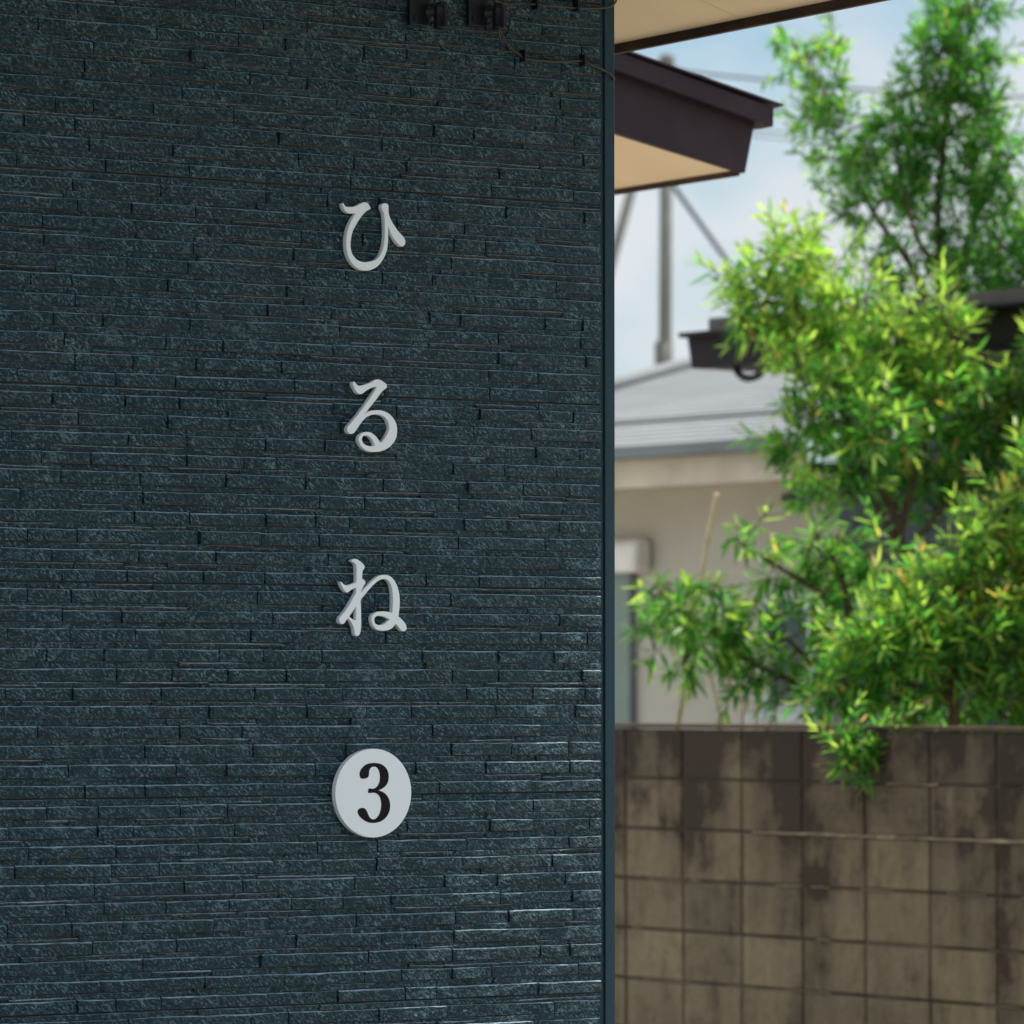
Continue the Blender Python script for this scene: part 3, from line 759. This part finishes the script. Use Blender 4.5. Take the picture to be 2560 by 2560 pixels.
# ------------------------------------------------------------------ utility pole, wires
TP = 45.0
pt, pbm = P(1668, 143, TP), P(1655, 1000, TP)
base = Vector((P(1655, 1725, TP).x, P(1655, 1725, TP).y, 0))
pole = thing('utility_pole', 'tall grey utility pole rising behind the brown eave', 'pole', base)
m = MB(); m.tube([base, Vector((pt.x, pt.y, pt.z))], [0.080, 0.055], 14); m.build('mast', m_pole, pole, True)
m = MB(); m.tube([pt - Vector((0, 0, .12)), pt - Vector((0, 0, .1)), pt + Vector((0, 0, .02)), pt + Vector((0, 0, .05))], [0.05, 0.075, 0.075, 0.03], 12); m.build('top_cap', m_pole, pole, True)
c = P(1660, 868, TP); m = MB(); m.tube([c - Vector((0, 0, .6)), c + Vector((0, 0, .05))], 0.088, 12); m.build('base_sleeve', m_pole, pole, True)
def strut_line(u0, v0, u1, v1, t): 
    a, b = P(u0, v0, t), P(u1, v1, t); d = (b - a).normalized(); L = a.z / -d.z
    return a, a + d * L
a, b = strut_line(1657, 197, 1533, 640, TP)
m = MB(); m.tube([a, b], [0.045, 0.062], 12); o = m.build('strut_pole', m_pole, None, True, b)
tag(o, 'slanting grey prop pole leaning against the tall utility pole', 'pole')
a, b = strut_line(1668, 440, 1840, 680, TP + .3)
m = MB(); m.tube([a, b], 0.020, 8)
o = m.build('stay_wire', m_wire, None, True, b); tag(o, 'dark stay wire slanting down right from the utility pole', 'stay wire')
m = MB(); n = 420
ed = (b - a); e1 = ed.normalized().cross(Vector((0, 0, 1))).normalized(); e2 = ed.normalized().cross(e1)
m.tube([a + ed * (0.7 * i / n) + (e1 * math.cos(i * .9) + e2 * math.sin(i * .9)) * 0.022 for i in range(n)], 0.011, 5)
o2 = m.build('spiral_guard', m_wire, o, True)
def wire(pts, t, r, label):
    q = spline([P(u, v, t) for u, v in pts], 10); m = MB(); m.tube(q, r, 6)
    o = m.build('overhead_wire', m_wire, None, True, q[0]); tag(o, label, 'wire', 'overhead wires in the sky')
wire([(1672, 160), (1720, 174), (1820, 186), (1960, 200), (2200, 222), (2600, 240)], 45.2, 0.012, 'topmost overhead wire, leaving the pole head')
wire([(1672, 290), (1780, 312), (1900, 322), (2050, 335), (2300, 342), (2700, 340)], 45.2, 0.007, 'faint lower overhead wire passing behind the tree')
wire([(1672, 300), (1780, 322), (1900, 338), (2050, 352), (2300, 362), (2700, 366)], 45.2, 0.006, 'faintest overhead wire, lowest of the three')

# ------------------------------------------------------------------ garden stakes behind the wall
def stalk(pts, t, r0, r1, name, label, cat, group=None):
    q = spline([P(u, v, t) for u, v in pts], 6)
    q = [Vector((q[0].x, q[0].y, 0.0))] + q
    m = MB(); n = len(q); m.tube(q, [r0 + (r1 - r0) * i / (n - 1) for i in range(n)], 8)
    tag(m.build(name, m_bamboo, None, True, q[0]), label, cat, group)
stalk([(1690, 1840), (1722, 1640), (1752, 1450), (1772, 1330), (1792, 1232)], 20.6, 0.0095, 0.010, 'garden_stake', 'straight pale bamboo stake leaning right above the left branch', 'garden stake')
stalk([(1802, 1850), (1798, 1790), (1788, 1740), (1775, 1690), (1765, 1640)], 20.9, 0.008, 0.005, 'dry_stalk', 'bent dry stalk directly below the bamboo stake', 'dry stalk', 'dry stalks behind the block wall')
stalk([(1852, 1850), (1855, 1800), (1858, 1755), (1868, 1715), (1880, 1680)], 20.9, 0.008, 0.004, 'dry_stalk', 'middle dry stalk between bamboo stake and window', 'dry stalk', 'dry stalks behind the block wall')
stalk([(1888, 1850), (1890, 1800), (1897, 1755), (1905, 1730), (1915, 1700)], 20.9, 0.007, 0.004, 'dry_stalk', 'dry stalk nearest the dark window of the cream house', 'dry stalk', 'dry stalks behind the block wall')

# ------------------------------------------------------------------ foliage
def leaf_material(name):
    m = bpy.data.materials.new(name); m.use_nodes = True; n, l = m.node_tree.nodes, m.node_tree.links
    for x in list(n): n.remove(x)
    out = n.new('ShaderNodeOutputMaterial'); at = n.new('ShaderNodeAttribute'); at.attribute_name = 'leafcol'
    pr = n.new('ShaderNodeBsdfPrincipled'); pr.inputs['Roughness'].default_value = 0.40; pr.inputs['Specular IOR Level'].default_value = 0.6
    tr = n.new('ShaderNodeBsdfTranslucent'); mx = n.new('ShaderNodeMixShader'); mx.inputs[0].default_value = 0.66
    hs = n.new('ShaderNodeMix'); hs.data_type = 'RGBA'; hs.blend_type = 'MULTIPLY'; hs.inputs[0].default_value = 1; hs.inputs[7].default_value = (1.60, 1.75, 0.95, 1)
    l.new(at.outputs['Color'], pr.inputs['Base Color']); l.new(at.outputs['Color'], hs.inputs[6]); l.new(hs.outputs[2], tr.inputs['Color'])
    l.new(pr.outputs[0], mx.inputs[1]); l.new(tr.outputs[0], mx.inputs[2]); l.new(mx.outputs[0], out.inputs[0]); return m
m_leaf = leaf_material('leaf')
GREEN = np.array([[0.042, 0.17, 0.040], [0.080, 0.265, 0.050], [0.15, 0.36, 0.065]])
YOUNG = np.array([[0.30, 0.42, 0.085], [0.39, 0.49, 0.115], [0.23, 0.38, 0.065]])
ORNG = np.array([[0.58, 0.30, 0.12], [0.66, 0.42, 0.13], [0.52, 0.40, 0.10]])
def leaves_mesh(name, shoots, parent, seed):
    """shoots: base, direction, length, n leaves, leaf length, leaf width, tint(young fraction), orange"""
    R = np.random.RandomState(seed); B = []; D = []; LL = []; W = []; C = []
    for (b, d, L, n, ll, lw, yg, og) in shoots:
        b = np.array(b); d = np.array(d); d /= np.linalg.norm(d)
        a = np.cross(d, [0.1, 0.2, 1.0]); a /= np.linalg.norm(a) + 1e-9; c = np.cross(d, a)
        t = (np.arange(n) + R.uniform(-.3, .3, n)) / n
        phi = np.arange(n) * 2.4 + R.uniform(0, 6.28)
        ang = np.radians(72 - 48 * t + R.normal(0, 9, n))
        rad = a[None] * np.cos(phi)[:, None] + c[None] * np.sin(phi)[:, None]
        dd = d[None] * np.cos(ang)[:, None] + rad * np.sin(ang)[:, None]
        dd[:, 2] -= 0.12 * (1 - t)
        B.append(b[None] + d[None] * (t * L)[:, None]); D.append(dd)
        LL.append(ll * R.uniform(0.7, 1.15, n) * (1 - 0.25 * t)); W.append(lw * R.uniform(0.8, 1.2, n))
        y = (R.uniform(0, 1, n) < np.clip(yg + 0.35 * (t - .5), 0, 1))
        g = GREEN[R.randint(0, 3, n)] * R.uniform(0.75, 1.25, (n, 1)); yy = YOUNG[R.randint(0, 3, n)] * R.uniform(0.7, 1.2, (n, 1))
        col = np.where(y[:, None], yy, g)
        oo = R.uniform(0, 1, n) < og
        C.append(np.where(oo[:, None], ORNG[R.randint(0, 3, n)], col))
    B = np.concatenate(B); D = np.concatenate(D); D /= np.linalg.norm(D, axis=1)[:, None]; LL = np.concatenate(LL)[:, None]; W = np.concatenate(W)[:, None]; C = np.concatenate(C)
    n = len(B)
    S = np.cross(D, np.array([0, 0, 1.0]) + R.normal(0, 0.45, (n, 3))); S /= np.linalg.norm(S, axis=1)[:, None]
    U = np.cross(S, D); dr = LL * R.uniform(0.02, 0.22, (n, 1))
    def pt(t, w, droop): return B + D * LL * t + S * W * w - np.array([0, 0, 1.0]) * dr * droop
    vs_ = np.stack([B, pt(.3, .5, .12), pt(.3, -.5, .12), pt(.68, .40, .5), pt(.68, -.40, .5), pt(1.0, 0, 1.0)], 1)
    V = vs_.reshape(-1, 3); k = np.arange(n)[:, None] * 6
    org = np.array(wloc(parent)); me = bpy.data.meshes.new(name)
    me.vertices.add(n * 6); me.vertices.foreach_set('co', (V - org).ravel())
    loops = np.concatenate([k + np.array([[0, 2, 1]]), k + np.array([[1, 2, 4, 3]]), k + np.array([[3, 4, 5]])], 1)
    me.loops.add(n * 10); me.loops.foreach_set('vertex_index', loops.ravel().astype(np.int32))
    st = (np.arange(n)[:, None] * 10 + np.array([[0, 3, 7]])).ravel(); tot = np.tile([3, 4, 3], n)
    me.polygons.add(n * 3); me.polygons.foreach_set('loop_start', st.astype(np.int32)); me.polygons.foreach_set('loop_total', tot.astype(np.int32))
    me.update(calc_edges=True)
    at = me.attributes.new('leafcol', 'FLOAT_COLOR', 'FACE')
    at.data.foreach_set('color', np.repeat(np.concatenate([C, np.ones((n, 1))], 1), 3, axis=0).ravel())
    me.materials.append(m_leaf)
    o = bpy.data.objects.new(name, me); COL.objects.link(o); o.parent = parent
    print(name, n, 'leaves'); return o

K = 2560 / 1932
def plant(name, label, cat, base_uv, t0, clumps, limbs, seed, trunk_r=0.04, group=None, leaf=(0.095, 0.0125), to_ground=True, dens=1.0, rise=0.35):
    """clumps: (x, y, rx, ry, density, young, orange, dt) in 1932-px picture units; limbs: lists of (x, y, dt)"""
    R = np.random.RandomState(seed)
    bp = P(base_uv[0] * K, base_uv[1] * K, t0)
    base = Vector((bp.x, bp.y, 0.0)) if to_ground else bp
    root = thing(name, label, cat, base, group)
    tw = MB(); nodes = []
    for li, lb in enumerate(limbs):
        q = [P(x * K, y * K, t0 + dt) for x, y, dt in lb]
        if to_ground and li == 0: q = [base] + q
        q = spline(q, 6); n = len(q)
        r0 = trunk_r if li == 0 else trunk_r * 0.55
        tw.tube(q, [max(0.004, r0 * (1 - 0.85 * i / (n - 1))) for i in range(n)], 7)
        nodes += q
    nodes_a = np.array([tuple(p) for p in nodes])
    shoots = []
    for (x, y, rx, ry, de, yg, og, dt) in clumps:
        c = P(x * K, y * K, t0 + dt); sc_ = (t0 + dt) / F_PX * K
        RX, RZ = rx * sc_, ry * sc_; RYd = max(RX, RZ) * 0.85
        vol = rx * ry / 3600.0
        n = max(5, int(27 * de * vol * dens))
        cc = np.array(tuple(c)); j = np.argmin(((nodes_a - cc) ** 2).sum(1)); anchor = Vector(nodes_a[j])
        # limb to the clump, then twigs from it to each shoot
        tip = c + Vector((0, 0, RZ * 0.2)); midp = (anchor + tip) / 2 + Vector((0, 0, 0.02))
        q = spline([anchor, midp, tip], 4); tw.tube(q, [0.009 * (1 - .5 * i / (len(q) - 1)) for i in range(len(q))], 5)
        for i in range(n):
            while True:
                w = R.uniform(-1, 1, 3)
                if (w ** 2).sum() <= 1: break
            w = w * (0.45 + 0.75 * R.rand() ** 1.3)
            off = np.array(tuple(RT)) * w[0] * RX + np.array(tuple(AX)) * w[1] * RYd + np.array([0, 0, 1]) * w[2] * RZ
            p = cc + off
            outd = off / (np.linalg.norm(off) + 1e-6)
            d = outd * 0.7 + np.array([0, 0, rise]) + R.normal(0, 0.42, 3)
            L = R.uniform(0.05, 0.12) if R.rand() < 0.7 else R.uniform(0.13, 0.26)
            up = 0.5 + 0.5 * w[2]
            shoots.append((p, d, L, int(R.randint(10, 15) * (0.75 + L * 3)), leaf[0] * R.uniform(0.7, 1.15), leaf[1], yg * (0.55 + 0.9 * up), og, ))
            st = Vector(tuple(p)); dn_ = Vector(tuple(d)).normalized()
            if R.rand() < 0.55:
                q = spline([c + (st - c) * 0.15, c + (st - c) * 0.6 - Vector((0, 0, .01)), st, st + dn_ * L], 3)
                tw.tube(q, [0.0035] * len(q), 4, False)
            else: tw.tube([st - dn_ * 0.05, st + dn_ * L], 0.0022, 4, False)
    leaves_mesh('crown', shoots, root, seed)
    tw.build('trunk', m_bark, root, True)
    return root

Y0 = 0.15
tall = [(1835,10,55,45),(1790,30,55,50),(1770,95,55,45),(1830,110,60,55),(1740,165,55,45),(1800,180,60,50),(1865,190,45,60),(1715,240,45,45),(1780,260,60,55),(1850,270,60,50),(1905,300,40,50),(1690,300,50,45),(1750,330,60,55),(1830,350,70,55),(1900,380,50,55),
        (1490,75,30,32),(1530,105,40,38),(1555,160,45,40),(1575,90,25,22),(1535,215,42,38),(1590,235,45,42),(1565,290,50,36),(1640,275,45,40),(1620,340,48,36),(1550,345,36,22),(1680,380,50,42),(1640,420,40,30),(1740,410,55,42),(1810,440,60,40),(1880,460,60,45),(1930,430,40,60),(1720,475,60,32),(1790,505,45,28),(1860,530,70,35),(1925,530,50,50),(1700,530,60,25),(1680,590,70,40),(1760,600,80,50),(1850,610,90,60),(1920,650,60,70),(1900,740,50,60),(1660,470,50,30),(1830,490,60,40),(1640,520,40,24),(1890,590,55,45),(1930,600,40,60),(1870,690,60,45),(1925,720,50,60),(1860,560,60,40),(1655,235,38,36),(1690,255,40,40),(1645,320,45,40),(1700,370,50,40),(1620,390,38,30),(1590,400,30,22),(1970,420,60,60),(1985,520,60,60),(1975,640,60,60)]
tallc = [(x, y, rx, ry, (0.62 if y > 240 else 0.8) * (0.8 if x < 1700 else 1.0) * (0.6 if 1620 < x < 1830 and 400 < y < 540 else 1), 0.30 if x < 1600 else 0.10, 0.0, rng.uniform(-.25, .25)) for x, y, rx, ry in tall]
plant('narrow_leaved_tree', 'tallest narrow leaved tree with dark green spires against the sky', 'tree', (1785, 1340), 23.0, tallc,
      [[(1790, 1000, 0), (1778, 700, 0), (1775, 500, 0), (1772, 380, 0), (1785, 250, 0), (1795, 130, 0), (1810, 30, 0)],
       [(1778, 620, 0), (1720, 500, 0), (1650, 400, 0), (1590, 280, 0), (1540, 170, 0), (1505, 90, 0)],
       [(1775, 560, 0), (1830, 450, .1), (1870, 320, .1), (1900, 200, .1)],
       [(1776, 520, 0), (1730, 440, -.1), (1700, 330, -.1)],
       [(1785, 700, 0), (1880, 620, 0), (1930, 520, 0)]], 21, 0.036, 'narrow leaved garden plants', (0.098, 0.0150), True, 1.75)
mid = [(1430,525,45,38),(1470,490,48,38),(1515,440,28,25),(1520,490,50,42),(1580,500,45,38),(1410,590,36,34),(1455,570,60,45),(1520,560,60,50),(1590,570,55,45),(1440,625,40,28),(1510,630,60,42),(1580,650,65,50),(1650,620,50,42),(1640,560,36,30),(1700,630,50,40),(1770,600,28,34),(1800,590,26,28),(1740,650,45,40),(1800,650,50,45),(1640,710,70,50),(1560,720,60,50),(1720,720,70,52),(1800,730,65,52),(1500,700,30,34),(1520,780,45,45),(1590,800,65,50),(1670,800,75,55),(1760,810,75,52),(1850,780,55,60),(1910,760,40,50),(1500,840,40,35),(1560,860,60,40),(1640,880,70,45),(1730,890,70,50),(1820,880,70,50),(1900,870,60,60),(1480,885,36,20),(1600,930,60,36),(1690,955,60,40),(1530,930,36,22),(1770,960,70,40),(1960,700,60,60),(1990,790,60,60),(1960,860,60,55),(2030,730,50,60)]
midc = [(x, y, rx, ry, 0.95 if y < 800 else 0.8, 0.75 if y < 640 else (0.55 if y < 760 else 0.28), 0.012, rng.uniform(-.3, .3)) for x, y, rx, ry in mid]
plant('leafy_shrub', 'broad bright yellow green shrub in the middle, in front of the brown eave', 'shrub', (1720, 1345), 21.2, midc,
      [[(1715, 1200, 0), (1700, 1060, 0), (1690, 980, 0), (1640, 880, 0), (1590, 780, 0), (1550, 680, 0), (1500, 570, 0)],
       [(1700, 1050, 0), (1640, 930, -.1), (1570, 830, -.1), (1530, 760, -.1)],
       [(1700, 1000, 0), (1740, 850, 0), (1780, 740, 0), (1800, 640, 0)],
       [(1705, 1050, 0), (1800, 930, .1), (1880, 820, .1)],
       [(1640, 880, 0), (1660, 760, .1), (1690, 650, .1)]], 22, 0.035, 'narrow leaved garden plants', (0.13, 0.0180), True, 0.82)
lowl = [(1410,1030,30,26),(1450,1060,45,34),(1490,1100,50,34),(1535,1020,36,28),(1545,1060,50,38),(1605,1020,44,36),(1610,1080,50,40),(1560,1120,60,40),(1530,1160,60,40),(1600,1160,55,40),(1660,1040,55,45),(1700,1080,40,34),
        (1225,1130,26,28),(1250,1105,34,30),(1300,1110,38,34),(1240,1170,38,40),(1290,1165,45,40),(1285,1215,42,32),(1335,1190,36,32),(1365,1170,28,28),(1225,1200,26,30),(1340,1230,36,30),(1385,1240,28,24),(1400,1200,26,22),(1400,1290,32,22),(1440,1270,40,28),(1460,1210,46,34),(1490,1250,50,34),(1440,1160,30,30),(1480,1300,45,28),(1350,1160,20,24),(1275,1250,26,20)]
lowc = [(x, y, rx, ry, 0.95 if x > 1420 else 0.75, 0.22 if x > 1420 else 0.32, 0.01, rng.uniform(-.15, .15)) for x, y, rx, ry in [(q[0] + (14 if q[0] < 1400 else 0),) + q[1:] for q in lowl]]
plant('spreading_shrub', 'low shrub whose thin arm reaches far left across the cream wall', 'shrub', (1560, 1345), 20.3, lowc,
      [[(1560, 1280, 0), (1600, 1180, 0), (1590, 1100, 0), (1570, 1050, 0), (1545, 1015, 0)],
       [(1570, 1320, 0), (1480, 1280, 0), (1400, 1240, 0), (1340, 1190, 0), (1280, 1150, 0), (1240, 1110, 0)],
       [(1590, 1150, 0), (1520, 1100, 0), (1450, 1060, 0), (1410, 1035, 0)],
       [(1570, 1300, 0), (1500, 1220, 0), (1450, 1180, 0)]], 23, 0.03, 'narrow leaved garden plants', (0.125, 0.0165), True, 0.52, 0.02)
rl = [(1870,1000,50,45),(1920,960,45,45),(1830,1050,55,45),(1900,1060,60,50),(1800,1110,60,45),(1870,1130,65,50),(1930,1150,50,60),(1740,1130,55,42),(1690,1170,60,42),(1640,1195,55,38),(1600,1225,48,30),(1760,1190,65,45),(1840,1200,65,45),(1910,1230,60,50),(1580,1280,50,34),(1640,1260,60,42),(1710,1240,65,42),(1780,1260,70,42),(1860,1290,70,40),(1560,1330,45,22),(1620,1320,60,28),(1700,1310,65,32),(1790,1325,70,28),(1880,1340,60,24),(1930,1320,50,40),(1940,900,40,50),(1990,980,60,60),(2000,1080,60,60),(1990,1180,65,60),(1980,1290,70,50),(2060,1060,55,60),(2060,1200,60,60)]
rc = [(x, y, rx, ry, 1.05, 0.55 if y < 1230 else 0.28, 0.11 if (x > 1830 and 940 < y < 1170) else 0.008, rng.uniform(-.2, .2)) for x, y, rx, ry in rl]
plant('orange_tipped_shrub', 'nearest low shrub at lower right with orange young leaf tips', 'shrub', (1800, 1350), 19.6, rc,
      [[(1800, 1300, 0), (1820, 1200, 0), (1850, 1100, 0), (1880, 1010, 0)],
       [(1800, 1310, 0), (1740, 1230, 0), (1670, 1190, 0), (1610, 1215, 0)],
       [(1805, 1300, 0), (1870, 1230, 0), (1920, 1150, 0)],
       [(1800, 1320, 0), (1700, 1290, 0), (1600, 1300, 0)],
       [(1790, 1300, 0), (1840, 1270, .1)]], 24, 0.03, 'narrow leaved garden plants', (0.12, 0.0165), True, 0.95)
# the sprig that hangs over the block wall
sp = [(1640,1385,22,18),(1610,1405,28,20),(1585,1405,20,18),(1620,1435,26,24),(1655,1420,18,18),(1590,1440,16,20),(1570,1398,10,8)]
spc = [(x + 14, y + 8, rx * .45, ry * .45, 0.9, 0.16, 0.03, -1.5) for x, y, rx, ry in sp]
pr_t = 19.6
plant('hanging_sprig', 'single leafy sprig hanging over the top of the block wall', 'branch', (1740, 1330), pr_t, spc,
      [[(1752, 1322, -.5), (1735, 1335, -1.0), (1690, 1362, -1.4), (1650, 1392, -1.5), (1625, 1405, -1.5)]], 25, 0.006, None, (0.085, 0.0150), False, 1.6)
